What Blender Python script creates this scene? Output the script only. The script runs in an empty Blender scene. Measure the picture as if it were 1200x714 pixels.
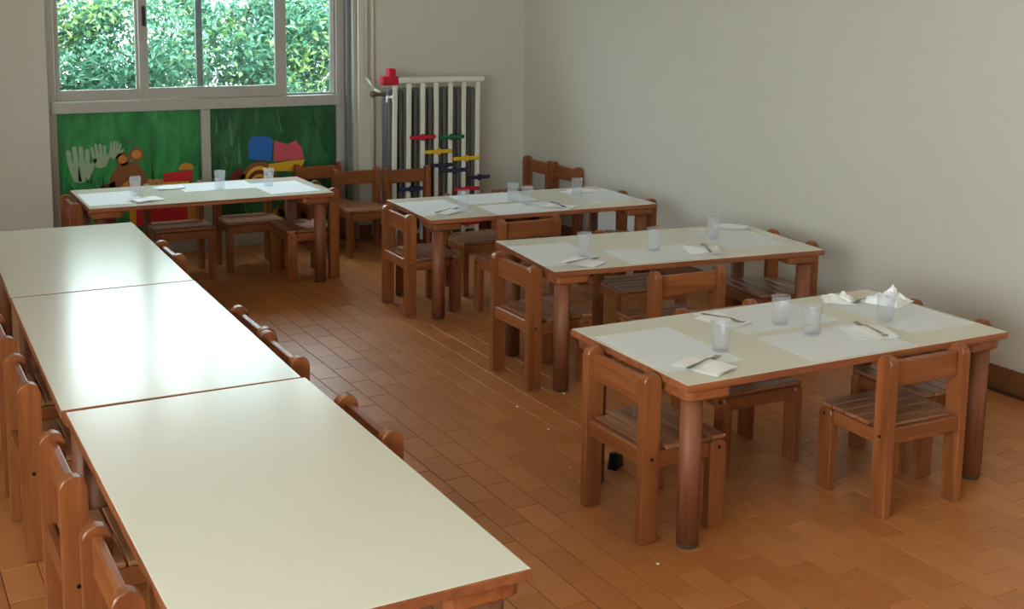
import bpy, bmesh, math, random
from mathutils import Vector, Matrix
random.seed(7)
PI = math.pi
scene = bpy.context.scene
COL = scene.collection

# ------------------------------------------------------------------ camera
# room frame: x runs along the long side of the set tables towards the plain wall, y towards the window wall
ANG = math.radians(29.2)
F_PX, CY, PITCH, ROLL, CAM_Z = 1398.07, 200.5, math.radians(8.19), math.radians(0.6915), 1.6308
def to_room(v):
    c, s = math.cos(ANG), math.sin(ANG)
    return Vector((v[0]*c + v[1]*s, -v[0]*s + v[1]*c, v[2]))
cp, sp = math.cos(PITCH), math.sin(PITCH)
_fw, _up, _rt = Vector((0, cp, -sp)), Vector((0, sp, cp)), Vector((1, 0, 0))
cr, sr = math.cos(ROLL), math.sin(ROLL)
FW, RT, UP = to_room(_fw), to_room(cr*_rt + sr*_up), to_room(-sr*_rt + cr*_up)
cam_data = bpy.data.cameras.new('camera')
cam = bpy.data.objects.new('camera', cam_data)
COL.objects.link(cam)
M = Matrix((RT, UP, -FW)).transposed().to_4x4()
M.translation = Vector((0, 0, CAM_Z))
cam.matrix_world = M
cam_data.sensor_width = 36.0
cam_data.lens = F_PX/1200*36.0
cam_data.shift_y = -(357-CY)/1200
cam_data.clip_start = 0.02
scene.camera = cam

# ------------------------------------------------------------------ world, daylight, exposure
EXPOSURE = 1.18
WORLD_STRENGTH = 4.0
world = bpy.data.worlds.new('world')
scene.world = world
world.use_nodes = True
wn = world.node_tree
bg = wn.nodes['Background']
bg.inputs['Color'].default_value = (0.86, 0.95, 1.0, 1)
bg.inputs['Strength'].default_value = WORLD_STRENGTH
XL_WIN = -2.6
def area(name, loc, direction, sx, sy, watts, col, portal=False):
    d = bpy.data.lights.new(name, 'AREA')
    d.shape = 'RECTANGLE'; d.size = sx; d.size_y = sy; d.energy = watts; d.color = col
    if portal: d.cycles.is_portal = True
    o = bpy.data.objects.new(name, d); COL.objects.link(o)
    o.location = loc
    o.rotation_euler = Vector(direction).to_track_quat('-Z', 'Y').to_euler()
    return o
area('window_portal', (1.95, 7.66, 1.53), (0, -1, 0), 1.8, 1.1, 1, (1, 1, 1), True)
area('side_window_daylight', (XL_WIN-0.35, -0.1, 1.75), (1, 0.1, -0.06), 4.2, 1.9, 105, (1.0, 0.955, 0.895))
sun_d = bpy.data.lights.new('sun', 'SUN'); sun_d.energy = 4.0; sun_d.angle = math.radians(6); sun_d.color = (1, 0.98, 0.94)
sun = bpy.data.objects.new('sun', sun_d); COL.objects.link(sun)
sun.rotation_euler = Vector((-0.25, 0.75, -1.0)).to_track_quat('-Z', 'Y').to_euler()
sun.location = (2, 0, 8)
vs = scene.view_settings
vs.view_transform = 'Standard'; vs.look = 'None'; vs.gamma = 1.0; vs.use_curve_mapping = False
vs.exposure = EXPOSURE

# ------------------------------------------------------------------ materials
def lin(r, g, b):
    f = lambda c: (c/255/12.92) if c/255 <= 0.04045 else ((c/255+0.055)/1.055)**2.4
    return (f(r), f(g), f(b), 1)
MATS = {}
def new_mat(name):
    m = bpy.data.materials.new(name); m.use_nodes = True
    MATS[name] = m
    return m, m.node_tree, m.node_tree.nodes['Principled BSDF']
def plain(name, col, rough=0.5, metal=0.0, bump=0.0, bscale=60, var=0.0, spec=0.5):
    m, t, b = new_mat(name)
    b.inputs['Roughness'].default_value = rough; b.inputs['Metallic'].default_value = metal
    b.inputs['Specular IOR Level'].default_value = spec
    b.inputs['Base Color'].default_value = col
    if bump or var:
        tc = t.nodes.new('ShaderNodeTexCoord'); nz = t.nodes.new('ShaderNodeTexNoise')
        nz.inputs['Scale'].default_value = bscale; nz.inputs['Detail'].default_value = 4
        t.links.new(tc.outputs['Object'], nz.inputs['Vector'])
        if bump:
            bp = t.nodes.new('ShaderNodeBump'); bp.inputs['Strength'].default_value = bump; bp.inputs['Distance'].default_value = 0.004
            t.links.new(nz.outputs['Fac'], bp.inputs['Height']); t.links.new(bp.outputs['Normal'], b.inputs['Normal'])
        if var:
            mx = t.nodes.new('ShaderNodeMix'); mx.data_type = 'RGBA'
            mx.inputs['A'].default_value = tuple(c*(1-var) for c in col[:3]) + (1,)
            mx.inputs['B'].default_value = tuple(min(1, c*(1+var)) for c in col[:3]) + (1,)
            t.links.new(nz.outputs['Fac'], mx.inputs['Factor']); t.links.new(mx.outputs['Result'], b.inputs['Base Color'])
    return m
def wood(name, c_dark, c_light, axis, rough=0.34):
    m, t, b = new_mat(name)
    tc = t.nodes.new('ShaderNodeTexCoord'); mp = t.nodes.new('ShaderNodeMapping')
    sc = [34, 34, 34]; sc['xyz'.index(axis)] = 2.2
    mp.inputs['Scale'].default_value = sc
    oi = t.nodes.new('ShaderNodeObjectInfo'); ad = t.nodes.new('ShaderNodeVectorMath'); ad.operation = 'ADD'
    sx = t.nodes.new('ShaderNodeMath'); sx.operation = 'MULTIPLY'; sx.inputs[1].default_value = 9.0
    t.links.new(oi.outputs['Random'], sx.inputs[0])
    t.links.new(tc.outputs['Object'], ad.inputs[0]); t.links.new(sx.outputs[0], ad.inputs[1])
    t.links.new(ad.outputs[0], mp.inputs['Vector'])
    nz = t.nodes.new('ShaderNodeTexNoise'); nz.inputs['Scale'].default_value = 1.0; nz.inputs['Detail'].default_value = 6; nz.inputs['Distortion'].default_value = 0.6
    t.links.new(mp.outputs['Vector'], nz.inputs['Vector'])
    rp = t.nodes.new('ShaderNodeValToRGB')
    rp.color_ramp.elements[0].position = 0.32; rp.color_ramp.elements[0].color = c_dark
    rp.color_ramp.elements[1].position = 0.72; rp.color_ramp.elements[1].color = c_light
    t.links.new(nz.outputs['Fac'], rp.inputs['Fac'])
    hs = t.nodes.new('ShaderNodeHueSaturation')
    mr = t.nodes.new('ShaderNodeMapRange'); mr.inputs['To Min'].default_value = 0.86; mr.inputs['To Max'].default_value = 1.14
    t.links.new(oi.outputs['Random'], mr.inputs['Value']); t.links.new(mr.outputs['Result'], hs.inputs['Value'])
    t.links.new(rp.outputs['Color'], hs.inputs['Color']); t.links.new(hs.outputs['Color'], b.inputs['Base Color'])
    b.inputs['Roughness'].default_value = rough
    bp = t.nodes.new('ShaderNodeBump'); bp.inputs['Strength'].default_value = 0.06; bp.inputs['Distance'].default_value = 0.002
    t.links.new(nz.outputs['Fac'], bp.inputs['Height']); t.links.new(bp.outputs['Normal'], b.inputs['Normal'])
    return m
WD, WL = lin(120, 66, 34), lin(156, 91, 50)
wood('wood_x', WD, WL, 'x'); wood('wood_y', WD, WL, 'y'); wood('wood_z', WD, WL, 'z')
wood('seat_wood', lin(132, 84, 56), lin(166, 113, 78), 'x', 0.35)
wood('edge_wood', lin(126, 68, 40), lin(162, 96, 58), 'x', 0.45)
wood('leg_wood', lin(112, 62, 38), lin(144, 86, 54), 'z', 0.55)
plain('laminate', lin(223, 219, 202), 0.2, bump=0.02, bscale=9, var=0.01)
plain('foot_rubber', lin(92, 70, 56), 0.6)
plain('screw', lin(30, 20, 16), 0.4, 0.3)
plain('wall_paint', lin(208, 204, 193), 0.75, bump=0.08, bscale=14, var=0.025)
plain('ceiling_paint', lin(235, 232, 222), 0.8)
plain('grout', lin(82, 50, 32), 0.8, bump=0.1, bscale=200)
plain('aluminium', lin(178, 175, 168), 0.42, 0.15, bump=0.03, bscale=30, var=0.06)
plain('aluminium_light', lin(205, 208, 206), 0.4, 0.2)
plain('aluminium_dark', lin(120, 126, 128), 0.4, 0.3)
plain('black_plastic', lin(22, 22, 24), 0.35)
plain('white_enamel', lin(226, 224, 212), 0.32, var=0.03, bscale=20)
plain('white_plastic', lin(232, 232, 236), 0.45)
plain('radiator_grey', lin(104, 103, 98), 0.5, bump=0.05)
plain('pipe_white', lin(214, 208, 190), 0.4)
plain('brass', lin(130, 116, 92), 0.35, 0.8)
plain('foam_red', lin(196, 24, 50), 0.6); plain('foam_green', lin(24, 110, 64), 0.6)
plain('foam_yellow', lin(226, 188, 30), 0.6); plain('foam_navy', lin(44, 46, 84), 0.6)
plain('paper', lin(230, 233, 235), 0.7, bump=0.05, bscale=40)
plain('napkin', lin(250, 250, 250), 0.8, bump=0.25, bscale=120)
plain('steel', lin(150, 148, 142), 0.22, 1.0)
plain('pink_cloth', lin(226, 184, 180), 0.85, bump=0.3, bscale=60)
plain('concrete_pale', lin(206, 206, 200), 0.8, var=0.1, bscale=3)
plain('bark', lin(70, 56, 44), 0.85, bump=0.4, bscale=40)
plain('crumb', lin(232, 226, 210), 0.8)

def tile_material(name, ox, oy, c1, c2, rough):
    m, t, b = new_mat(name)
    g = t.nodes.new('ShaderNodeNewGeometry'); sep = t.nodes.new('ShaderNodeSeparateXYZ')
    t.links.new(g.outputs['Position'], sep.inputs[0])
    def mth(op, a, bb=None):
        n = t.nodes.new('ShaderNodeMath'); n.operation = op
        for i, v in enumerate((a, bb)):
            if v is None: continue
            if isinstance(v, (int, float)): n.inputs[i].default_value = v
            else: t.links.new(v, n.inputs[i])
        return n.outputs[0]
    row = mth('FLOOR', mth('DIVIDE', mth('SUBTRACT', sep.outputs['X'], ox), 0.1))
    odd = mth('ABSOLUTE', mth('MODULO', row, 2.0))
    yy = mth('SUBTRACT', mth('SUBTRACT', sep.outputs['Y'], oy), mth('MULTIPLY', odd, 0.1025))
    colm = mth('FLOOR', mth('DIVIDE', yy, 0.205))
    cmb = t.nodes.new('ShaderNodeCombineXYZ'); t.links.new(row, cmb.inputs[0]); t.links.new(colm, cmb.inputs[1])
    wnz = t.nodes.new('ShaderNodeTexWhiteNoise'); t.links.new(cmb.outputs[0], wnz.inputs['Vector'])
    nz = t.nodes.new('ShaderNodeTexNoise'); nz.inputs['Scale'].default_value = 22; nz.inputs['Detail'].default_value = 5
    t.links.new(g.outputs['Position'], nz.inputs['Vector'])
    f = mth('ADD', mth('MULTIPLY', wnz.outputs['Value'], 0.6), mth('MULTIPLY', nz.outputs['Fac'], 0.4))
    mx = t.nodes.new('ShaderNodeMix'); mx.data_type = 'RGBA'
    mx.inputs['A'].default_value = c1; mx.inputs['B'].default_value = c2
    t.links.new(f, mx.inputs['Factor']); t.links.new(mx.outputs['Result'], b.inputs['Base Color'])
    b.inputs['Roughness'].default_value = rough
    mr = t.nodes.new('ShaderNodeMapRange'); mr.inputs['To Min'].default_value = rough-0.06; mr.inputs['To Max'].default_value = rough+0.1
    t.links.new(nz.outputs['Fac'], mr.inputs['Value']); t.links.new(mr.outputs['Result'], b.inputs['Roughness'])
    bp = t.nodes.new('ShaderNodeBump'); bp.inputs['Strength'].default_value = 0.12; bp.inputs['Distance'].default_value = 0.003
    t.links.new(nz.outputs['Fac'], bp.inputs['Height']); t.links.new(bp.outputs['Normal'], b.inputs['Normal'])
    return m
TX0, TY0 = 0.0, 2.575 - 0.205*40       # even rows: cross joints at 2.575 + k*0.205
tile_material('floor_tile', TX0, TY0, lin(170, 102, 52), lin(196, 128, 72), 0.36)
plain('skirting_tile', lin(132, 86, 54), 0.4, var=0.15, bscale=12)

def glass_material(name, tint, gloss, haze):
    m, t, b = new_mat(name); t.nodes.remove(b)
    out = t.nodes['Material Output']
    tr = t.nodes.new('ShaderNodeBsdfTransparent'); tr.inputs['Color'].default_value = tint
    gl = t.nodes.new('ShaderNodeBsdfGlossy'); gl.inputs['Roughness'].default_value = 0.04
    df = t.nodes.new('ShaderNodeBsdfDiffuse'); df.inputs['Color'].default_value = (0.92, 0.94, 0.97, 1)
    tl = t.nodes.new('ShaderNodeBsdfTranslucent'); tl.inputs['Color'].default_value = (0.92, 0.94, 0.97, 1)
    m0 = t.nodes.new('ShaderNodeMixShader'); m0.inputs[0].default_value = 0.5
    t.links.new(df.outputs[0], m0.inputs[1]); t.links.new(tl.outputs[0], m0.inputs[2])
    m1 = t.nodes.new('ShaderNodeMixShader'); m1.inputs[0].default_value = haze
    t.links.new(tr.outputs[0], m1.inputs[1]); t.links.new(m0.outputs[0], m1.inputs[2])
    fr = t.nodes.new('ShaderNodeLayerWeight'); fr.inputs['Blend'].default_value = 0.5
    pw = t.nodes.new('ShaderNodeMath'); pw.operation = 'POWER'; pw.inputs[1].default_value = 4.0
    t.links.new(fr.outputs['Facing'], pw.inputs[0])
    mu = t.nodes.new('ShaderNodeMath'); mu.operation = 'MULTIPLY_ADD'; mu.inputs[1].default_value = gloss; mu.inputs[2].default_value = 0.03
    t.links.new(pw.outputs[0], mu.inputs[0])
    m2 = t.nodes.new('ShaderNodeMixShader'); t.links.new(mu.outputs[0], m2.inputs[0])
    t.links.new(m1.outputs[0], m2.inputs[1]); t.links.new(gl.outputs[0], m2.inputs[2])
    t.links.new(m2.outputs[0], out.inputs['Surface'])
    return m
glass_material('window_glass', (0.93, 0.98, 0.98, 1), 0.6, 0.0)
glass_material('tumbler_glass', (0.97, 0.98, 1.0, 1), 0.4, 0.11)

def painted_green(name, c1, c2, c3):
    m, t, b = new_mat(name)
    tc = t.nodes.new('ShaderNodeTexCoord'); mp = t.nodes.new('ShaderNodeMapping'); mp.inputs['Scale'].default_value = (9, 9, 3)
    t.links.new(tc.outputs['Object'], mp.inputs['Vector'])
    nz = t.nodes.new('ShaderNodeTexNoise'); nz.inputs['Scale'].default_value = 1.0; nz.inputs['Detail'].default_value = 6; nz.inputs['Distortion'].default_value = 1.2
    t.links.new(mp.outputs['Vector'], nz.inputs['Vector'])
    rp = t.nodes.new('ShaderNodeValToRGB')
    rp.color_ramp.elements[0].position = 0.3; rp.color_ramp.elements[0].color = c1
    rp.color_ramp.elements[1].position = 0.7; rp.color_ramp.elements[1].color = c3
    e = rp.color_ramp.elements.new(0.5); e.color = c2
    t.links.new(nz.outputs['Fac'], rp.inputs['Fac']); t.links.new(rp.outputs['Color'], b.inputs['Base Color'])
    b.inputs['Roughness'].default_value = 0.4
painted_green('panel_green', lin(20, 104, 52), lin(34, 132, 66), lin(62, 160, 90))
painted_green('panel_green_dark', lin(18, 70, 40), lin(28, 92, 52), lin(54, 116, 72))
for nm, c in dict(white=(150, 176, 146), brown=(134, 82, 44), orange=(196, 130, 50), red=(200, 36, 48), pink=(206, 84, 100), yellow=(226, 178, 36),
                  blue=(28, 106, 190), maroon=(112, 40, 40), grass=(20, 66, 38), grass_pale=(80, 140, 92), sand=(196, 150, 84)).items():
    plain('paint_'+nm, lin(*c), 0.45, var=0.12, bscale=30)

def leaf_material(name, c1, c2):
    m, t, b = new_mat(name)
    g = t.nodes.new('ShaderNodeNewGeometry')
    mx = t.nodes.new('ShaderNodeMix'); mx.data_type = 'RGBA'; mx.inputs['A'].default_value = c1; mx.inputs['B'].default_value = c2
    t.links.new(g.outputs['Random Per Island'], mx.inputs['Factor'])
    t.links.new(mx.outputs['Result'], b.inputs['Base Color']); b.inputs['Roughness'].default_value = 0.4
    tl = t.nodes.new('ShaderNodeBsdfTranslucent'); t.links.new(mx.outputs['Result'], tl.inputs['Color'])
    ms = t.nodes.new('ShaderNodeMixShader'); ms.inputs[0].default_value = 0.35
    t.links.new(b.outputs[0], ms.inputs[1]); t.links.new(tl.outputs[0], ms.inputs[2])
    t.links.new(ms.outputs[0], t.nodes['Material Output'].inputs['Surface'])
leaf_material('leaf', lin(52, 118, 96), lin(124, 172, 144))
leaf_material('leaf_yellow', lin(104, 146, 74), lin(150, 174, 106))

# ------------------------------------------------------------------ mesh helpers
def box(bm, x0, x1, y0, y1, z0, z1, bevel=0.0, seg=1, mat=None):
    r = bmesh.ops.create_cube(bm, size=1.0)
    vs_ = r['verts']
    for v in vs_:
        v.co = Vector(((x0+x1)/2 + v.co.x*(x1-x0), (y0+y1)/2 + v.co.y*(y1-y0), (z0+z1)/2 + v.co.z*(z1-z0)))
        if mat is not None: v.co = mat @ v.co
    if bevel:
        es = list({e for v in vs_ for e in v.link_edges})
        bmesh.ops.bevel(bm, geom=es, offset=bevel, segments=seg, profile=0.5, affect='EDGES')
def cyl(bm, p0, p1, r0, r1=None, seg=16, cap=True):
    p0, p1 = Vector(p0), Vector(p1)
    if r1 is None: r1 = r0
    d = (p1-p0).normalized(); q = d.to_track_quat('Z', 'Y')
    a = []; b = []
    for i in range(seg):
        an = 2*PI*i/seg; u = q @ Vector((math.cos(an), math.sin(an), 0))
        a.append(bm.verts.new(p0+u*r0)); b.append(bm.verts.new(p1+u*r1))
    for i in range(seg):
        bm.faces.new((a[i], a[(i+1) % seg], b[(i+1) % seg], b[i]))
    if cap:
        bm.faces.new(a[::-1]); bm.faces.new(b)
def lathe(bm, prof, seg=20):
    rings = []
    for r, z in prof:
        rings.append([bm.verts.new((r*math.cos(2*PI*i/seg), r*math.sin(2*PI*i/seg), z)) for i in range(seg)])
    for A, B in zip(rings, rings[1:]):
        for i in range(seg):
            bm.faces.new((A[i], A[(i+1) % seg], B[(i+1) % seg], B[i]))
    return rings
def prism(bm, pts, axis, t0, t1, bevel=0.0):
    """extrude a 2D outline; axis 'x': pts are (y,z), 'y': (x,z), 'z': (x,y)"""
    def P(u, v, t):
        return {'x': (t, u, v), 'y': (u, t, v), 'z': (u, v, t)}[axis]
    A = [bm.verts.new(P(u, v, t0)) for u, v in pts]; B = [bm.verts.new(P(u, v, t1)) for u, v in pts]
    fa = bm.faces.new(A); fb = bm.faces.new(B[::-1])
    n = len(pts)
    for i in range(n):
        bm.faces.new((A[i], B[i], B[(i+1) % n], A[(i+1) % n]))
    if bevel:
        es = list(set(fa.edges) | set(fb.edges))
        bmesh.ops.bevel(bm, geom=es, offset=bevel, segments=1, profile=0.5, affect='EDGES')
def finish(bm, name, mat, smooth=False):
    bmesh.ops.recalc_face_normals(bm, faces=bm.faces[:])
    me = bpy.data.meshes.new(name); bm.to_mesh(me); bm.free()
    me.materials.append(MATS[mat])
    if smooth:
        for p in me.polygons: p.use_smooth = True
    return me
def link(name, me, parent=None):
    o = bpy.data.objects.new(name, me); COL.objects.link(o)
    if parent is not None: o.parent = parent
    return o
def obj(name, bm, mat, parent=None, smooth=False):
    return link(name, finish(bm, name, mat, smooth), parent)
def boxes(name, mat, parent, *bs, bevel=0.0):
    bm = bmesh.new()
    for b in bs: box(bm, *b, bevel=bevel)
    return obj(name, bm, mat, parent)
def thing(name, label, cat, loc=(0, 0, 0), rz=0.0, group=None):
    o = bpy.data.objects.new(name, None); COL.objects.link(o)
    o.empty_display_size = 0.1
    o.location = loc; o.rotation_euler = (0, 0, rz)
    return tag(o, label, cat, group)
def tag(o, label, cat, group=None):
    o['label'] = label; o['category'] = cat
    if group: o['group'] = group
    return o
def structure(o):
    o['kind'] = 'structure'; return o
def copy_tree(o, parent=None):
    c = o.copy(); COL.objects.link(c); c.parent = parent
    for ch in list(o.children): copy_tree(ch, c)
    return c

# ------------------------------------------------------------------ room shell
XL, XR, YF, YB, ZC = -2.6, 4.25, -3.0, 7.45, 3.0
NX0, NX1, NY, NZ = 1.03, 2.985, 7.70, 2.12          # window niche in the back wall
structure(boxes('wall_right', 'wall_paint', None, (XR, XR+0.2, YF-0.2, NY, -0.1, ZC+0.1)))
structure(boxes('wall_back', 'wall_paint', None,
    (XL-0.2, NX0, YB, NY, -0.1, ZC+0.1), (NX1, XR, YB, NY, -0.1, ZC+0.1), (NX0, NX1, YB, NY, NZ, ZC+0.1)))
structure(boxes('wall_front', 'wall_paint', None, (XL-0.2, XR, YF-0.2, YF, -0.1, ZC+0.1)))
structure(boxes('wall_left', 'wall_paint', None,
    (XL-0.2, XL, YF, -2.2, -0.1, ZC+0.1), (XL-0.2, XL, 2.0, YB, -0.1, ZC+0.1),
    (XL-0.2, XL, -2.2, 2.0, -0.1, 0.9), (XL-0.2, XL, -2.2, 2.0, 2.6, ZC+0.1)))
structure(boxes('ceiling', 'ceiling_paint', None, (XL, XR, YF, YB, ZC, ZC+0.1)))
floor = structure(boxes('floor', 'grout', None, (XL, XR, YF, YB, -0.1, -0.0025), (NX0, NX1, YB, NY-0.02, -0.1, -0.0025)))

# tables: room position of the centre, turn in degrees
TW, TL, TH = 0.667, 1.335, 0.53
TABLES = {'D': (2.750, 2.969, -1.55), 'E': (3.186, 4.326, -6.9), 'F': (3.206, 5.624, -3.45), 'G': (1.730, 6.698, -0.77),
          'A': (0.785, 2.564, 89.7), 'B': (0.794, 3.912, 88.72), 'C': (0.827, 5.2565, 88.3)}
def under_table(px, py):
    """is the line from a floor point to the camera cut by a table top"""
    t = TH/CAM_Z
    qx, qy = px*(1-t), py*(1-t)
    for x, y, d in TABLES.values():
        a = math.radians(d); dx, dy = qx-x, qy-y
        u, v = dx*math.cos(a)+dy*math.sin(a), -dx*math.sin(a)+dy*math.cos(a)
        if abs(u) < TL/2 and abs(v) < TW/2: return True
    return False
def project(P):
    d = Vector(P) - Vector((0, 0, CAM_Z)); z = d.dot(FW)
    if z < 0.05: return None
    return 600+F_PX*d.dot(RT)/z, CY-F_PX*d.dot(UP)/z, z
bm = bmesh.new(); box(bm, -0.0486, 0.0486, -0.1011, 0.1011, -0.012, 0.0, bevel=0.001)
tile_me = finish(bm, 'tile', 'floor_tile')
cand = []; rest = []
rng = random.Random(3)
for i in range(int(math.floor(XL/0.1)), int(XR/0.1)+1):
    off = 0.1025 if i % 2 else 0.0
    for k in range(-70, 80):
        cx = TX0 + i*0.1 + 0.05; cy = TY0 + off + k*0.205 + 0.1025
        ymax = NY-0.03 if NX0 < cx-0.05 and cx+0.05 < NX1 else YB
        if cx-0.05 < XL-0.001 or cx+0.05 > XR+0.001 or cy-0.1025 < YF or cy-0.09 > ymax: continue
        pr = project((cx, cy, 0))
        if pr and -8 < pr[0] < 1208 and -8 < pr[1] < 722 and not under_table(cx, cy): cand.append((pr[2], cx, cy))
        else: rest.append((cx, cy))
cand.sort()
for n, (z, cx, cy) in enumerate(cand):
    if n < 300:
        o = link('tile', tile_me, floor)
        o.location = (cx, cy, rng.uniform(-0.0007, 0.0)); o.rotation_euler = (rng.uniform(-.002, .002), rng.uniform(-.002, .002), 0)
    else: rest.append((cx, cy))
vv, ff = [], []
for cx, cy in rest:
    ymax = NY-0.03 if NX0 < cx-0.05 and cx+0.05 < NX1 else YB
    y1 = min(cy+0.1011, ymax); y0 = cy-0.1011
    if y1-y0 < 0.01: continue
    b0 = len(vv); dz = rng.uniform(-0.0007, 0)
    for (e, z) in ((0.0, -0.012), (0.0, dz-0.001), (0.001, dz)):
        vv += [(cx-0.0486+e, y0+e, z), (cx+0.0486-e, y0+e, z), (cx+0.0486-e, y1-e, z), (cx-0.0486+e, y1-e, z)]
    for L in (0, 4):
        for q in range(4): ff.append((b0+L+q, b0+L+(q+1) % 4, b0+L+4+(q+1) % 4, b0+L+4+q))
    ff.append((b0+8, b0+9, b0+10, b0+11))
me = bpy.data.meshes.new('tile_field'); me.from_pydata(vv, [], ff); me.materials.append(MATS['floor_tile'])
tf = link('tile_field', me, floor); tf['kind'] = 'stuff'

# skirting tiles along the plain wall and the window wall
bm = bmesh.new(); box(bm, -0.009, 0, -0.0990, 0.0990, 0.0, 0.1, bevel=0.0015); sk_me = finish(bm, 'skirting_tile', 'skirting_tile')
sk = structure(boxes('baseboard_right', 'grout', None, (XR-0.004, XR, YF, YB, -0.01, 0.098)))
for k in range(33):
    o = link('tile', sk_me, sk); o.location = (XR-0.0, 0.85+k*0.2, 0.0)
sk = structure(boxes('baseboard_back', 'grout', None, (NX1, XR-0.01, YB-0.004, YB, -0.01, 0.098), (XL, NX0, YB-0.004, YB, -0.01, 0.098)))
for x in [NX1+0.1+0.2*k for k in range(6)] + [NX0-0.1-0.2*k for k in range(6)]:
    o = link('tile', sk_me, sk); o.location = (x, YB, 0); o.rotation_euler = (0, 0, PI/2)

# ------------------------------------------------------------------ window with painted panels
win = bpy.data.objects.new('window_1', None); COL.objects.link(win); structure(win)
WY = 7.57
boxes('frame', 'aluminium', win,
      (1.03, 1.092, WY, WY+0.07, 0.0, NZ), (2.872, 2.93, WY, WY+0.07, 0.0, NZ), (1.092, 2.872, WY, WY+0.07, NZ-0.06, NZ), (1.092, 2.872, WY, WY+0.07, 0.0, 0.13), bevel=0.003)
boxes('jamb_trim', 'aluminium_dark', win, (2.93, 2.958, WY-0.05, WY+0.07, 0.0, NZ), bevel=0.003)
boxes('jamb_trim', 'aluminium', win, (2.958, 2.983, WY-0.09, WY+0.07, 0.0, NZ), bevel=0.003)
boxes('sill_rail', 'aluminium', win, (1.06, 2.90, WY-0.014, WY+0.06, 0.915, 0.985), bevel=0.004)
boxes('center_post', 'aluminium', win, (1.956, 2.016, WY-0.006, WY+0.06, 0.131, 0.914), bevel=0.003)
def sash(x0, x1, z0, z1, y, wl, wr, wb, mat):
    s = boxes('sash', mat, win, (x0, x0+wl, y, y+0.025, z0, z1), (x1-wr, x1, y, y+0.025, z0, z1), (x0+wl, x1-wr, y, y+0.025, z0, z0+wb), (x0+wl, x1-wr, y, y+0.025, z1-0.06, z1), bevel=0.002)
    boxes('pane', 'window_glass', s, (x0+wl, x1-wr, y+0.010, y+0.014, z0+wb, z1-0.06))
    return s
s1 = sash(1.093, 1.60, 0.987, NZ-0.061, WY+0.028, 0.03, 0.03, 0.066, 'aluminium')
s2 = sash(1.586, 2.527, 0.987, NZ-0.061, WY-0.002, 0.054, 0.076, 0.072, 'aluminium')
s3 = sash(1.945, 2.871, 0.987, NZ-0.061, WY+0.028, 0.042, 0.032, 0.012, 'aluminium_dark')
boxes('weather_strip', 'aluminium_light', s3, (2.838, 2.868, WY+0.024, WY+0.0275, 0.995, NZ-0.065))
bm = bmesh.new(); box(bm, 1.607, 1.630, WY-0.022, WY-0.0025, 1.44, 1.565, bevel=0.005); obj('handle', bm, 'black_plastic', s2)

pl = boxes('painted_panel', 'panel_green', win, (1.093, 1.955, WY+0.018, WY+0.04, 0.131, 0.914))
pr_ = boxes('painted_panel', 'panel_green_dark', win, (2.017, 2.871, WY+0.018, WY+0.04, 0.131, 0.914))
LAYER = [0]
def paint(name, panel, pts, col, layer=1):
    bm = bmesh.new(); y = WY+0.018
    prism(bm, pts, 'y', y-0.0012*layer, y)
    return obj(name, bm, 'paint_'+col, panel)
def disc(cx, cz, rx, rz=None, n=18, a0=0.0, a1=2*PI):
    rz = rz or rx
    return [(cx+rx*math.cos(a0+(a1-a0)*i/n), cz+rz*math.sin(a0+(a1-a0)*i/n)) for i in range(n + (1 if a1-a0 < 6 else 0))]
def hand_outline(cx, cz, s, tilt):
    P = []
    fingers = [(-0.42, 0.62, 0.95), (-0.15, 0.70, 1.12), (0.12, 0.70, 1.08), (0.38, 0.6, 0.92)]
    P += [(-0.34, -0.62), (-0.5, 0.0)]
    for x, zb, zt in fingers:
        P += [(x-0.12, zb*0.45), (x-0.10+0.12*x, zt-0.05), (x+0.12*x, zt), (x+0.10+0.12*x, zt-0.05), (x+0.11, zb*0.45)]
    P += [(0.52, 0.12), (0.72, 0.42), (0.84, 0.36), (0.62, -0.16), (0.36, -0.6), (0.0, -0.72)]
    c, q = math.cos(tilt), math.sin(tilt)
    return [(cx+s*(x*c-z*q), cz+s*(x*q+z*c)) for x, z in P]
paint('painted_hand', pl, hand_outline(1.215, 0.575, 0.125, 0.06), 'white')
paint('painted_hand', pl, hand_outline(1.335, 0.63, 0.085, 0.1), 'white')
paint('painted_hand', pl, hand_outline(1.425, 0.665, 0.062, -0.15), 'white', 2)
for k in range(26):
    x = 1.12+k*0.033+random.uniform(-.01, .01); h = random.uniform(.05, .15); z = random.uniform(.36, .5); w = random.uniform(.006, .014)
    if 1.38 < x < 1.64: continue
    paint('painted_grass_blade', pl, [(x-w, z), (x+w, z), (x+random.uniform(-.03, .03), z+h)], 'grass' if k % 3 else 'grass_pale', 1)
bear = paint('painted_bear', pl, disc(1.50, 0.46, 0.115, 0.14), 'brown', 1)
for x, z, r in ((1.468, 0.618, 0.042), (1.553, 0.645, 0.046)):
    paint('painted_ear', pl, disc(x, z, r), 'brown', 2); paint('painted_ear', pl, disc(x, z, r*0.62), 'orange', 3)
paint('painted_bear', pl, disc(1.505, 0.545, 0.075, 0.055), 'brown', 2)
paint('painted_muzzle', pl, disc(1.515, 0.44, 0.055, 0.045), 'orange', 2)
paint('painted_block', pl, [(1.30, 0.13), (1.42, 0.13), (1.42, 0.48), (1.33, 0.46)], 'maroon', 1)
paint('painted_sand', pl, [(1.60, 0.43), (1.72, 0.42), (1.71, 0.48), (1.62, 0.485)], 'sand', 1)
paint('painted_toy', pl, [(1.715, 0.455), (1.90, 0.455), (1.90, 0.525), (1.715, 0.515)], 'red', 2)
paint('painted_toy', pl, [(1.70, 0.40), (1.86, 0.43), (1.88, 0.458), (1.71, 0.458)], 'yellow', 3)
paint('painted_toy', pl, disc(1.86, 0.53, 0.05, 0.045, a0=0, a1=PI), 'orange', 1)
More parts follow.
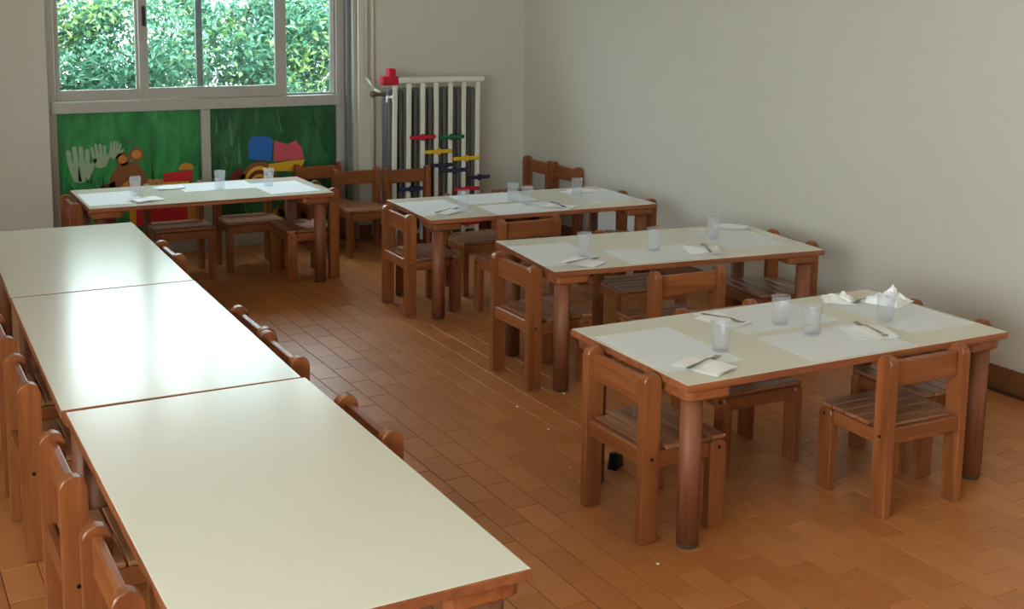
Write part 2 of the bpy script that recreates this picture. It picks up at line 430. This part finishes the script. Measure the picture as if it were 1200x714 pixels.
paint('painted_cart', pl, [(1.50, 0.14), (1.54, 0.14), (1.54, 0.34), (1.50, 0.34)], 'yellow', 2)
paint('painted_cart', pl, [(1.54, 0.19), (1.86, 0.19), (1.88, 0.36), (1.54, 0.36)], 'red', 1)
paint('painted_cart', pl, [(1.86, 0.20), (1.94, 0.20), (1.935, 0.29), (1.95, 0.33), (1.86, 0.33)], 'orange', 2)
paint('painted_square', pr_, [(2.268, 0.575), (2.42, 0.555), (2.432, 0.70), (2.40, 0.72), (2.30, 0.725), (2.272, 0.70)], 'blue', 1)
paint('painted_roof', pr_, [(2.434, 0.55), (2.645, 0.56), (2.63, 0.63), (2.59, 0.685), (2.53, 0.66), (2.44, 0.69)], 'pink', 1)
paint('painted_banner', pr_, [(2.40, 0.49), (2.62, 0.475), (2.65, 0.555), (2.55, 0.55), (2.40, 0.535)], 'yellow', 2)
for r, c, L in ((0.13, 'brown', 1), (0.105, 'yellow', 2), (0.085, 'maroon', 3), (0.062, 'yellow', 4), (0.045, 'brown', 5)):
    paint('painted_rainbow', pr_, disc(2.335, 0.40, r, r*1.2, n=20, a0=0, a1=PI), c, L)
for x, z in ((2.165, 0.46), (2.205, 0.485), (2.235, 0.445), (2.185, 0.41)):
    paint('painted_flower', pr_, disc(x, z, 0.026, 0.034, n=10), 'maroon', 1)
for x, z, c in ((2.46, 0.19, 'orange'), (2.50, 0.22, 'brown'), (2.72, 0.36, 'pink')):
    paint('painted_flower', pr_, disc(x, z, 0.045, 0.05, n=8), c, 1)
for k in range(46):
    x = random.uniform(2.04, 2.85); z = random.uniform(.16, .78); h = random.uniform(.08, .2); w = random.uniform(.004, .01)
    if 2.24 < x < 2.68 and z+h > 0.36 and z < 0.74: continue
    paint('painted_grass_blade', pr_, [(x-w, z), (x+w, z), (x+random.uniform(-.05, .05), z+h)], 'grass' if k % 3 else 'grass_pale', 1)

# side window that lets daylight in from the left, behind the photographer's shoulder
win2 = bpy.data.objects.new('window_2', None); COL.objects.link(win2); structure(win2)
fr = [(XL-0.12, XL-0.06, -2.2, 2.0, 0.9, 0.96), (XL-0.12, XL-0.06, -2.2, 2.0, 2.54, 2.6)]
ys2 = [-2.2+0.828*k for k in range(6)]
boxes('frame', 'aluminium', win2, *fr, *[(XL-0.12, XL-0.06, y, y+0.06, 0.96, 2.54) for y in ys2])
for k in range(5):
    boxes('pane', 'window_glass', win2, (XL-0.092, XL-0.088, ys2[k]+0.06, ys2[k+1], 0.96, 2.54))

# ------------------------------------------------------------------ garden behind the window
structure(boxes('ground_outside', 'concrete_pale', None, (-12, 16, NY+0.02, 30, -0.5, -0.35)))
hedge = thing('hedge', 'leafy green hedge growing behind the window panes', 'hedge', (2.2, 9.7, -0.35))
def leaves(name, n, mat, seed, bright):
    r = random.Random(seed); V, Fc = [], []
    clumps = [(-4.2+8.4*(i+r.random())/30, r.gauss(0, .24), 0.15+1.85*(j+r.random())/9, r.uniform(.17, .30)) for i in range(30) for j in range(9)]
    for _ in range(n):
        c = clumps[r.randrange(len(clumps))]
        d = Vector((r.gauss(0, 1), r.gauss(0, 1), r.gauss(0, 1))).normalized()*c[3]*(r.random()**0.4)
        p = Vector((c[0]+d.x*1.3, c[1]+d.y*1.1, c[2]+d.z))
        if p.z < 0.05: continue
        s = r.uniform(.017, .034)
        q = Matrix.Rotation(r.uniform(0, 2*PI), 3, 'Z') @ Matrix.Rotation(r.uniform(-1.1, 1.1), 3, 'X') @ Matrix.Rotation(r.uniform(-.8, .8), 3, 'Y')
        b0 = len(V)
        for u, v, w in ((0, -1.2, 0), (.55, -.2, .14), (0, 1.3, -.12), (-.55, -.2, .14)):
            V.append(tuple(p + q @ Vector((u*s, v*s, w*s))))
        Fc += [(b0, b0+1, b0+2), (b0, b0+2, b0+3)]
    me = bpy.data.meshes.new(name); me.from_pydata(V, [], Fc); me.materials.append(MATS[mat])
    o = link(name, me, hedge); o['kind'] = 'stuff'; return o
leaves('foliage', 150000, 'leaf', 11, 1); leaves('young_foliage', 20000, 'leaf_yellow', 23, 1)
r = random.Random(5)
for k in range(9):
    bm = bmesh.new(); x = -3.8+k*0.95+r.uniform(-.2, .2); p = Vector((x, r.uniform(-.1, .1), 0)); rad = 0.03
    for j in range(7):
        q = p + Vector((r.uniform(-.14, .14), r.uniform(-.06, .06), 0.36)); cyl(bm, p, q, rad, rad*0.82, 8)
        if j > 0:
            e = p + Vector((r.choice((-1, 1))*r.uniform(.25, .45), r.uniform(-.15, .15), r.uniform(.15, .4))); cyl(bm, p, e, rad*0.6, rad*0.2, 6)
        p = q; rad *= 0.82
    obj('stem', bm, 'bark', hedge)

# ------------------------------------------------------------------ radiator, guard and pipe
rad = thing('radiator', 'dark grey column radiator behind the white slat guard', 'radiator', (3.44, YB, 0))
bm = bmesh.new()
for y in (-0.195, -0.150, -0.105):
    prism(bm, [(-0.013, 0.12), (0.013, 0.12), (0.013, 1.0), (0.008, 1.02), (-0.008, 1.02), (-0.013, 1.0)], 'y', y-0.016, y+0.016, bevel=0.004)
box(bm, -0.016, 0.016, -0.212, -0.088, 0.975, 1.035, bevel=0.01); box(bm, -0.016, 0.016, -0.212, -0.088, 0.11, 0.17, bevel=0.01)
col_me = finish(bm, 'column', 'radiator_grey')
for k in range(18):
    o = link('column', col_me, rad); o.location = (-0.315+k*0.036, 0, 0)
boxes('foot', 'radiator_grey', rad, (-0.30, -0.27, -0.20, -0.10, 0.0, 0.115), bevel=0.003)
boxes('foot', 'radiator_grey', rad, (0.26, 0.29, -0.20, -0.10, 0.0, 0.115), bevel=0.003)
bm = bmesh.new(); cyl(bm, (0.31, -0.15, 0.93), (0.36, -0.15, 0.93), 0.014); obj('plug', bm, 'brass', rad)
guard = thing('radiator_guard', 'white slatted radiator guard with coloured foam strips and red corner pad', 'radiator guard', (3.44, 7.2, 0))
bm = bmesh.new(); box(bm, -0.30, 0.355, -0.02, 0.025, 1.075, 1.115, bevel=0.012, seg=2); obj('top_rail', bm, 'white_enamel', guard)
bm = bmesh.new(); box(bm, -0.31, 0.31, 0.004, 0.022, 0.06, 0.095, bevel=0.003); obj('bottom_rail', bm, 'white_enamel', guard)
bm = bmesh.new(); box(bm, -0.016, 0.016, -0.016, 0.004, 0.02, 1.076, bevel=0.006, seg=2); slat_me = finish(bm, 'slat', 'white_enamel')
SX = [-0.318+0.1035*k for k in range(7)]
for k, x in enumerate(SX):
    o = link('slat', slat_me, guard); o.location = (x, 0, 0); o.rotation_euler = (0, (0.014, 0.010, 0.006, 0.002, 0.004, 0.0, 0.003)[k], 0)
def strip(x0, x1, z, mat, h=0.026):
    bm = bmesh.new(); m = (x0+x1)/2-3.44
    box(bm, x0-3.44, x1-3.44, -0.034, -0.016, z-h/2, z+h/2, bevel=0.005); box(bm, m-0.012, m+0.012, -0.036, -0.016, z-h*0.8, z+h*0.8, bevel=0.004)
    obj('foam_strip', bm, mat, guard)
for a in ((3.235, 3.42, 0.716, 'foam_red'), (3.445, 3.635, 0.708, 'foam_green'), (3.342, 3.545, 0.614, 'foam_yellow'), (3.552, 3.754, 0.557, 'foam_yellow'),
          (3.386, 3.546, 0.520, 'foam_navy'), (3.463, 3.656, 0.480, 'foam_navy'), (3.67, 3.835, 0.421, 'foam_navy'), (3.56, 3.756, 0.345, 'foam_red'),
          (3.156, 3.33, 0.372, 'foam_navy'), (3.57, 3.76, 0.11, 'foam_red')): strip(*a)
bm = bmesh.new(); box(bm, -0.40, -0.285, -0.03, 0.035, 1.065, 1.125, bevel=0.008); box(bm, -0.355, -0.305, -0.03, 0.035, 1.115, 1.175, bevel=0.008)
obj('corner_pad', bm, 'foam_red', guard)
bm = bmesh.new(); cyl(bm, (-0.365, 0, 0.985), (-0.30, 0, 0.99), 0.008, seg=8); cyl(bm, (-0.36, -0.012, 1.0), (-0.37, -0.02, 0.955), 0.006, seg=8); cyl(bm, (-0.33, -0.012, 1.0), (-0.322, -0.02, 0.95), 0.006, seg=8)
obj('tie', bm, 'napkin', guard)
pipe = thing('heating_pipe', 'thin cream heating pipe running up the wall beside the radiator', 'pipe', (3.075, YB, 0))
bm = bmesh.new(); cyl(bm, (0, -0.022, 0.02), (0, -0.022, ZC-0.01), 0.011, seg=12); obj('riser', bm, 'pipe_white', pipe, True)
bm = bmesh.new(); cyl(bm, (-0.04, -0.018, 1.1), (-0.04, -0.018, ZC-0.01), 0.009, seg=12); obj('riser', bm, 'pipe_white', pipe, True)
bm = bmesh.new(); cyl(bm, (-0.04, -0.018, 1.1), (-0.02, -0.10, 1.03), 0.009, seg=10); cyl(bm, (-0.02, -0.10, 1.03), (0.02, -0.15, 1.0), 0.009, seg=10); obj('branch', bm, 'pipe_white', pipe, True)
bm = bmesh.new(); cyl(bm, (-0.045, -0.15, 1.0), (0.035, -0.15, 1.0), 0.013, seg=10); cyl(bm, (-0.065, -0.15, 1.0), (-0.045, -0.15, 1.0), 0.022, seg=12); obj('valve', bm, 'brass', pipe)

# ------------------------------------------------------------------ tables
def build_table():
    t = thing('table', 'x', 'table')
    bm = bmesh.new(); box(bm, -TL/2, TL/2, -TW/2, TW/2, TH-0.024, TH-0.0015, bevel=0.0025, seg=2); top = obj('tabletop', bm, 'edge_wood', t)
    bm = bmesh.new(); box(bm, -TL/2+0.0025, TL/2-0.0025, -TW/2+0.0025, TW/2-0.0025, TH-0.0016, TH, bevel=0.0005); obj('laminate_surface', bm, 'laminate', top)
    bm = bmesh.new(); cyl(bm, (0, 0, 0.014), (0, 0, TH-0.061), 0.0335, 0.0335, 28); leg_me = finish(bm, 'leg', 'leg_wood', True)
    for p in leg_me.polygons:
        if len(p.vertices) > 4: p.use_smooth = False
    bm = bmesh.new(); cyl(bm, (0, 0, 0.0), (0, 0, 0.014), 0.031, 0.0345, 28); foot_me = finish(bm, 'foot', 'foot_rubber')
    bm = bmesh.new()
    R, n = 0.03, 5; a, b = -0.052, 0.115
    pts = []
    for cx, cy, a0 in ((b-R, b-R, 0), (a+R, b-R, 90), (a+R, a+R, 180), (b-R, a+R, 270)):
        for i in range(n): an = math.radians(a0+90*i/(n-1)); pts.append((cx+R*math.cos(an), cy+R*math.sin(an)))
    prism(bm, pts, 'z', TH-0.061, TH-0.0245, bevel=0.006); blk_me = finish(bm, 'corner_block', 'wood_x')
    for sx in (-1, 1):
        for sy in (-1, 1):
            x, y = sx*(TL/2-0.065), sy*(TW/2-0.065)
            o = link('leg', leg_me, t); o.location = (x, y, 0); f = link('foot', foot_me, o)
            k = link('corner_block', blk_me, t); k.location = (x, y, 0); k.rotation_euler = (0, 0, {(-1, -1): 0, (1, -1): PI/2, (1, 1): PI, (-1, 1): 1.5*PI}[(sx, sy)])
    return t
TLAB = {
 'A': 'bare cream table at the row end farthest from the window',
 'B': 'bare cream table between two others in the bare row',
 'C': 'bare cream table at the window end of the bare row',
 'D': 'set low table carrying crumpled napkins and four frosted tumblers, farthest from the window',
 'E': 'set low table with three tumblers, standing near the plain wall between two set tables',
 'F': 'set low table with four tumblers standing in front of the radiator',
 'G': 'set low table with three tumblers standing before the painted green panels'}
proto = build_table()
TOBJ = {}
for i, (k, (x, y, d)) in enumerate(TABLES.items()):
    o = proto if i == 0 else copy_tree(proto)
    o.location = (x, y, 0); o.rotation_euler = (0, 0, math.radians(d)); tag(o, TLAB[k], 'table', 'low wooden tables with cream tops'); TOBJ[k] = o

# ------------------------------------------------------------------ chairs
CW, CD = 0.345, 0.315                      # outer width and depth; the chair faces +y
def build_chair():
    t = thing('child_chair', 'x', 'chair')
    def side_outline(y0, y1, z1, rr):
        n = 7; P = [(y0, 0.0), (y1, 0.0)]
        for i in range(n): an = math.radians(90*i/(n-1)); P.append((y1-rr+rr*math.cos(an), z1-rr+rr*math.sin(an)))
        for i in range(n): an = math.radians(90+90*i/(n-1)); P.append((y0+rr+rr*math.cos(an), z1-rr+rr*math.sin(an)))
        return P
    h = CW/2; yb, yf = -CD/2, CD/2
    bm = bmesh.new(); prism(bm, side_outline(yb, yb+0.062, 0.534, 0.029), 'x', -0.016, 0.016, bevel=0.003); post_me = finish(bm, 'back_post', 'wood_z')
    bm = bmesh.new(); prism(bm, side_outline(yf-0.060, yf, 0.288, 0.024), 'x', -0.016, 0.016, bevel=0.003); leg_me = finish(bm, 'leg', 'wood_z')
    bm = bmesh.new(); cyl(bm, (-0.0015, 0, 0), (0.0015, 0, 0), 0.0055, seg=10); scr_me = finish(bm, 'screw', 'screw')
    for s in (-1, 1):
        p = link('back_post', post_me, t); p.location = (s*(h-0.016), 0, 0)
        c = link('screw', scr_me, p); c.location = (s*0.0165, yb+0.034, 0.268)
        l = link('leg', leg_me, t); l.location = (s*(h-0.016), 0, 0)
        c = link('screw', scr_me, l); c.location = (s*0.0165, yf-0.026, 0.264)
    i = h-0.0325
    bm = bmesh.new(); box(bm, -0.011, 0.011, yb+0.0625, yf-0.0605, 0.236, 0.284, bevel=0.003); rail_me = finish(bm, 'side_rail', 'wood_y')
    for s in (-1, 1):
        r_ = link('side_rail', rail_me, t); r_.location = (s*(h-0.018), 0, 0)
    bm = bmesh.new(); box(bm, -i, i, yb+0.020, yb+0.042, 0.428, 0.515, bevel=0.005, seg=2); obj('backrest', bm, 'wood_x', t)
    bm = bmesh.new(); box(bm, -i, i, yb+0.004, yb+0.026, 0.246, 0.299, bevel=0.004); obj('back_rail', bm, 'wood_x', t)
    bm = bmesh.new(); box(bm, -i, i, yf-0.026, yf-0.004, 0.236, 0.284, bevel=0.004); obj('front_rail', bm, 'wood_x', t)
    ys = yb+0.030; w = (yf+0.002-ys)/5
    for k in range(5):
        hw = h-0.033 if (k == 0) else h-0.002
        y0, y1 = ys+k*w+0.003, ys+(k+1)*w-0.003
        if k == 0: y1 = min(y1, yb+0.085)
        else: y0 = max(y0, yb+0.066)
        bm = bmesh.new(); box(bm, -hw, hw, y0, y1, 0.2885, 0.3025, bevel=0.003, seg=2); obj('seat_slat', bm, 'seat_wood', t)
    return t
chair0 = build_chair(); _first = [True]
def chair(px, py, deg, label, group, sx=1.0):
    """px, py: room point midway between the back posts; deg: heading the seat faces (0 = +x, 90 = +y)"""
    o = chair0 if _first[0] else copy_tree(chair0); _first[0] = False
    a = math.radians(deg); off = CD/2-0.031
    o.location = (px+off*math.cos(a), py+off*math.sin(a), 0); o.rotation_euler = (0, 0, a-PI/2); o.scale = (sx, 1, 1)
    return tag(o, label, 'chair', group)
G1, G2, G3 = 'chairs at the bare table row', 'chairs at the set tables', 'spare chairs along the walls'
N = 'small wooden chair '
chair(2.042, 2.948, -0.5, N+'at the aisle end of the table with crumpled napkins', G2)
chair(2.975, 2.590, 88, N+'facing the window, tucked under the table with crumpled napkins', G2)
chair(2.742, 3.352, -91, N+'facing away from the window, under the table with crumpled napkins', G2)
chair(3.453, 2.915, 178.5, N+'at the plain-wall end of the table with crumpled napkins', G2)
chair(2.454, 4.348, 0, N+'at the aisle end of the table between two set tables', G2)
chair(3.000, 3.866, 86, N+'facing the window at the table between two set tables', G2)
chair(3.285, 4.708, -97, N+'facing away from the window, at the table between two set tables', G2)
chair(3.893, 4.225, 173, N+'at the plain-wall end of the table between two set tables', G2)
chair(2.486, 5.660, -2, N+'at the aisle end of the table in front of the radiator', G2)
chair(2.996, 5.180, 88, N+'facing the radiator across the table in front of it', G2)
chair(3.100, 6.018, -93, N+'facing away from the radiator, at the table in front of it', G2)
chair(3.914, 5.540, 176.5, N+'at the plain-wall end of the table in front of the radiator', G2)
chair(1.020, 6.715, 0, N+'at the window-side set table, at its end away from the radiator', G2)
chair(1.655, 7.080, -90, N+'at a set table, backed by the panel with white painted hands', G2)
chair(2.085, 7.125, -90, N+'at a set table, backed by the panel with a painted rainbow', G2)
chair(2.436, 6.640, 179.2, N+'at the window-side set table, at its end toward the radiator', G2)
chair(2.715, 7.525, -90, N+'in the window niche, its back against the painted roof and grass', G3, 0.92)
chair(2.862, 7.204, -90, N+'beside the heating pipe, its seat clear of any table', G3, 0.92)
chair(3.190, 7.128, -90, N+'standing directly in front of the radiator guard', G3, 0.92)
chair(4.200, 7.135, 180, N+'with its back to the plain wall, in the room corner', G3)
chair(4.205, 6.780, 180, N+'with its back to the plain wall, next to the corner chair', G3)
for x, y, lab in ((1.166, 2.868, 'on the aisle side of the bare table farthest from the window'), (1.168, 3.583, 'aisle side of the middle bare table, farther from the window'),
                  (1.178, 3.944, 'aisle side of the middle bare table, closer to the window'), (1.200, 5.224, 'on the aisle side of the bare table closest to the window')):
    chair(x, y, 180, N+lab, G1)
for y, lab in ((2.327, 'facing the aisle, at the very end of the bare row'), (2.932, 'facing the aisle, second from the end of the bare row'),
               (3.680, 'facing the aisle, third from the end of the bare row'), (4.205, 'facing the aisle, fourth from the end of the bare row')):
    chair(0.400, y, 0, N+lab, G1)

# ------------------------------------------------------------------ things on the tables
bm = bmesh.new()
prof = [(0.0001, 0.0), (0.0245, 0.0), (0.0262, 0.004), (0.0288, 0.066), (0.0292, 0.069), (0.0308, 0.072), (0.0320, 0.101), (0.0314, 0.102), (0.0300, 0.101), (0.0290, 0.072), (0.0270, 0.066), (0.0244, 0.008), (0.0001, 0.007)]
lathe(bm, prof, 24); tum_me = finish(bm, 'tumbler', 'tumbler_glass', True)
def tumbler(x, y, label):
    o = link('tumbler', tum_me); o.location = (x, y, TH+0.0022)
    return tag(o, label, 'glass', 'frosted tumblers on the set tables')
def sheet(name, x, y, w, h, deg, mat, z0, amp, seed, label, cat, group, nx=8, ny=6):
    r = random.Random(seed); bm = bmesh.new(); ph = [r.uniform(0, 6) for _ in range(4)]
    g = [[bm.verts.new((w*(i/nx-.5), h*(j/ny-.5), amp*(1+math.sin(ph[0]+i*1.1+j*.6))*.5*(1+math.sin(ph[1]+j*1.4-i*.5))*.5)) for j in range(ny+1)] for i in range(nx+1)]
    fs = [bm.faces.new((g[i][j], g[i+1][j], g[i+1][j+1], g[i][j+1])) for i in range(nx) for j in range(ny)]
    e = bmesh.ops.extrude_face_region(bm, geom=fs)
    for v in [v for v in e['geom'] if isinstance(v, bmesh.types.BMVert)]: v.co.z += 0.0007
    o = obj(name, bm, mat); o.location = (x, y, z0); o.rotation_euler = (0, 0, math.radians(deg))
    return tag(o, label, cat, group)
def mat_(x, y, deg, label, w=0.42, h=0.295):
    return sheet('placemat', x, y, w, h, deg, 'paper', TH+0.0003, 0.0008, int(x*1000+y*77), label, 'placemat', 'white paper placemats')
def napkin(x, y, deg, label, w=0.165, h=0.12):
    # a square paper napkin folded in two: a lower and a slightly shifted upper ply
    o = sheet('napkin', x, y, w, h, deg, 'napkin', TH+0.0022, 0.004, int(x*991+y*13), label, 'napkin', 'white paper napkins')
    r = random.Random(int(x*31)); bm = bmesh.new(); nx, ny = 6, 4
    g = [[bm.verts.new((w*(i/nx-.5)*0.96+0.004, h*(j/ny-.5)*0.93, 0.0052+0.003*math.sin(i*.9+j*.8+x*9))) for j in range(ny+1)] for i in range(nx+1)]
    for i in range(nx):
        for j in range(ny): bm.faces.new((g[i][j], g[i+1][j], g[i+1][j+1], g[i][j+1]))
    e = bmesh.ops.extrude_face_region(bm, geom=bm.faces[:])
    for v in [v for v in e['geom'] if isinstance(v, bmesh.types.BMVert)]: v.co.z += 0.0008
    obj('folded_ply', bm, 'napkin', o)
    return o
def build_fork():
    t = thing('fork', 'x', 'fork')
    bm = bmesh.new()
    secs = [(-0.085, .0052, .0022, .004), (-0.075, .0068, .0026, .0034), (-0.02, .0040, .0024, .0062), (0.022, .0028, .0022, .0098), (0.034, .0040, .0020, .0092), (0.046, .0098, .0016, .0052), (0.058, .0108, .0014, .0032)]
    prev = None
    for y, w, tk, z in secs:
        ring = [bm.verts.new((sx*w, y, z+sz*tk/2)) for sx, sz in ((-1, -1), (1, -1), (1, 1), (-1, 1))]
        if prev:
            for i in range(4): bm.faces.new((prev[i], prev[(i+1) % 4], ring[(i+1) % 4], ring[i]))
        else: bm.faces.new(ring[::-1])
        prev = ring
    bm.faces.new(prev); obj('handle', bm, 'steel', t, False)
    bm = bmesh.new()
    for y0, y1, z0, z1 in ((0.0575, 0.072, .0034, .0034), (0.072, 0.088, .0034, .0072)):
        A = [bm.verts.new(v) for v in ((-.0013, y0, z0-.0007), (.0013, y0, z0-.0007), (.0013, y0, z0+.0007), (-.0013, y0, z0+.0007))]
        B = [bm.verts.new(v) for v in ((-.0010, y1, z1-.0006), (.0010, y1, z1-.0006), (.0010, y1, z1+.0006), (-.0010, y1, z1+.0006))]
        for i in range(4): bm.faces.new((A[i], A[(i+1) % 4], B[(i+1) % 4], B[i]))
        bm.faces.new(A[::-1]); bm.faces.new(B)
    ti = finish(bm, 'tine', 'steel')
    for k in range(4):
        o = link('tine', ti, t); o.location = (-0.0088+k*0.00587, 0, 0)
    return t
fork0 = build_fork(); _ff = [True]
def fork(xh, yh, xt, yt, label, z=0.0085):
    """from the handle end to the tines"""
    o = fork0 if _ff[0] else copy_tree(fork0); _ff[0] = False
    a = math.atan2(yt-yh, xt-xh)
    o.location = ((xh+xt)/2, (yh+yt)/2, TH+z); o.rotation_euler = (0, 0, a-PI/2)
    return tag(o, label, 'fork', 'steel forks on the set tables')
D_, E_, F_, G_ = 'on the table with crumpled napkins', 'on the table between two set ones', 'on the table before the radiator', 'on the table before painted panels'
GL = 'frosted tumbler '
tumbler(2.377, 2.882, GL+'beside the aisle-end placemat '+D_)
tumbler(2.763, 3.036, GL+'on the window-side placemat '+D_)
tumbler(2.769, 2.892, GL+'on the mat away from the window '+D_)
tumbler(3.115, 2.895, GL+'beside the plain-wall-end placemat '+D_)
tumbler(2.756, 4.283, GL+'beside the aisle-end placemat '+E_)
tumbler(3.095, 4.237, GL+'at the middle placemat '+E_)
tumbler(3.505, 4.336, GL+'on the plain-wall-end placemat '+E_)
tumbler(2.799, 5.528, GL+'beside the aisle-end placemat '+F_)
tumbler(3.166, 5.652, GL+'on the radiator-side placemat '+F_)
tumbler(3.184, 5.522, GL+'on the mat away from the radiator '+F_)
tumbler(3.580, 5.649, GL+'on the plain-wall-end placemat '+F_)
tumbler(1.363, 6.713, GL+'at the end away from the radiator '+G_)
tumbler(1.847, 6.755, GL+'on the middle placemat '+G_)
tumbler(2.128, 6.730, GL+'on the placemat at the radiator end '+G_)
PM = 'white placemat '
mat_(2.245, 2.985, 88, PM+'at the aisle end '+D_)
mat_(2.790, 3.140, -1, PM+'on the window side '+D_)
mat_(2.790, 2.795, -2, PM+'on the side away from the window '+D_)
mat_(3.250, 2.955, 88, PM+'at the plain-wall end '+D_)
mat_(2.665, 4.370, 83, PM+'at the aisle end '+E_)
mat_(3.075, 4.172, -6, PM+'in the middle '+E_)
mat_(3.625, 4.315, 83, PM+'at the plain-wall end '+E_)
mat_(2.690, 5.660, 88, PM+'at the aisle end '+F_)
mat_(3.115, 5.785, -3, PM+'on the radiator side '+F_)
mat_(3.110, 5.440, -3, PM+'on the side away from the radiator '+F_)
mat_(3.710, 5.610, 86, PM+'at the plain-wall end '+F_)
mat_(1.225, 6.665, 89, PM+'at the end away from the radiator '+G_)
mat_(1.845, 6.850, -1, PM+'in the middle '+G_)
mat_(2.190, 6.650, 92, PM+'at the radiator end '+G_)
NP = 'folded white napkin '
napkin(2.225, 2.770, -69, NP+'at the aisle end '+D_)
napkin(2.615, 3.160, -80, NP+'on the window side '+D_)
napkin(2.955, 2.815, -25, NP+'on the side away from the window '+D_, 0.155, 0.15)
napkin(2.672, 4.158, -64, NP+'at the aisle end '+E_)
napkin(3.292, 4.135, -22, NP+'in the middle '+E_, 0.16, 0.15)
napkin(3.760, 4.510, -35, NP+'at the plain-wall end '+E_)
napkin(2.690, 5.495, 25, NP+'at the aisle end '+F_)
napkin(3.300, 5.385, -60, NP+'on the side away from the radiator '+F_)
napkin(3.690, 5.770, -20, NP+'at the plain-wall end '+F_)
napkin(1.585, 6.880, 0, NP+'beside the middle placemat '+G_)
napkin(1.375, 6.510, 20, NP+'at the end away from the radiator '+G_)
FK = 'steel fork '
fork(2.147, 2.755, 2.315, 2.812, FK+'across the aisle-end napkin '+D_)
fork(2.587, 3.247, 2.643, 3.080, FK+'lying on the window side '+D_)
fork(2.962, 2.733, 2.990, 2.915, FK+'on the napkin away from the window '+D_)
fork(3.320, 3.150, 3.200, 3.120, FK+'among the crumpled napkins', 0.006)
fork(2.580, 4.150, 2.760, 4.172, FK+'lying at the aisle end '+E_)
fork(3.270, 4.050, 3.350, 4.215, FK+'lying on the middle napkin '+E_)
fork(2.600, 5.462, 2.770, 5.528, FK+'lying at the aisle end '+F_)
fork(3.296, 5.310, 3.312, 5.480, FK+'lying on the side away from the radiator '+F_)
# crumpled napkins
def crumple(x, y, deg, s, hgt, seed, label):
    r = random.Random(seed); bm = bmesh.new(); n = 12
    import mathutils
    g = []
    for i in range(n+1):
        row = []
        for j in range(n+1):
            u, v = i/n-.5, j/n-.5
            nv = mathutils.noise.noise(Vector((u*4.2+seed, v*4.2, 0)))
            rd = 1-min(1, 2*max(abs(u), abs(v)))
            z = hgt*max(0.0, (0.25+0.9*abs(nv)*1.6)*rd**0.7)
            k = 1.0-0.25*rd
            row.append(bm.verts.new((s*u*k+0.01*nv, s*v*k-0.008*nv, z)))
        g.append(row)
    for i in range(n):
        for j in range(n): bm.faces.new((g[i][j], g[i+1][j], g[i+1][j+1], g[i][j+1]))
    e = bmesh.ops.extrude_face_region(bm, geom=bm.faces[:])
    for v in [v for v in e['geom'] if isinstance(v, bmesh.types.BMVert)]: v.co.z += 0.001
    o = obj('crumpled_napkin', bm, 'napkin'); o.location = (x, y, TH+0.002); o.rotation_euler = (0, 0, math.radians(deg))
    return tag(o, label, 'napkin', 'crumpled white napkins')
pc = crumple(2.345, 6.600, 15, 0.15, 0.035, 5, 'pale pink cloth lying on a chair seat beside the painted-panel table')
pc.name = 'cloth'; pc.location.z = 0.3035; pc['category'] = 'cloth'; del pc['group']; pc.data.materials[0] = MATS['pink_cloth']
crumple(3.345, 3.105, 20, 0.15, 0.062, 3, 'crumpled white paper napkin standing up behind a tumbler')
crumple(3.195, 3.200, 50, 0.12, 0.034, 8, 'crumpled white paper napkin lying under a fork near the table corner')

# ------------------------------------------------------------------ small things on the floor and chairs
wb = boxes('white_board', 'white_plastic', None, (-0.006, 0.006, -0.29, 0.29, 0.0, 0.36), bevel=0.003)
wb.location = (4.19, 6.18, 0.001); wb.rotation_euler = (0, math.radians(6), 0); tag(wb, 'white board leaning low against the plain wall behind the tables', 'board')
def floor_point(px, py):
    d = FW*F_PX + RT*(px-600) - UP*(py-CY); t = -CAM_Z/d.z
    return d.x*t, d.y*t
bm = bmesh.new(); prism(bm, [(-0.03, 0), (0.03, 0), (0.018, 0.05), (-0.014, 0.056)], 'y', -0.02, 0.02, bevel=0.004)
w = obj('rubber_doorstop', bm, 'black_plastic'); w.location = (*floor_point(721, 548), 0.0); w.rotation_euler = (0, 0, 0.5); tag(w, 'small black rubber wedge lying on the tiled floor', 'doorstop')

rc_ = random.Random(4)
bm = bmesh.new(); bmesh.ops.create_icosphere(bm, subdivisions=1, radius=0.006)
for v in bm.verts: v.co = Vector((v.co.x*rc_.uniform(.7, 1.4), v.co.y*rc_.uniform(.7, 1.2), max(v.co.z*0.6, -0.003)+0.003))
crumb_me = finish(bm, 'crumb', 'crumb')
for px, py in ((569.4, 435), (606, 477.5), (642.5, 504), (668, 549), (661, 462), (472, 414.5), (771, 662)):
    o = link('crumb', crumb_me); x, y = floor_point(px, py); o.location = (x, y, 0); o.rotation_euler = (0, 0, rc_.uniform(0, 6)); o.scale = (rc_.uniform(.6, 1.1),)*3
    tag(o, 'tiny pale bread crumb lying on the tiled aisle floor', 'crumb', 'crumbs on the aisle floor')
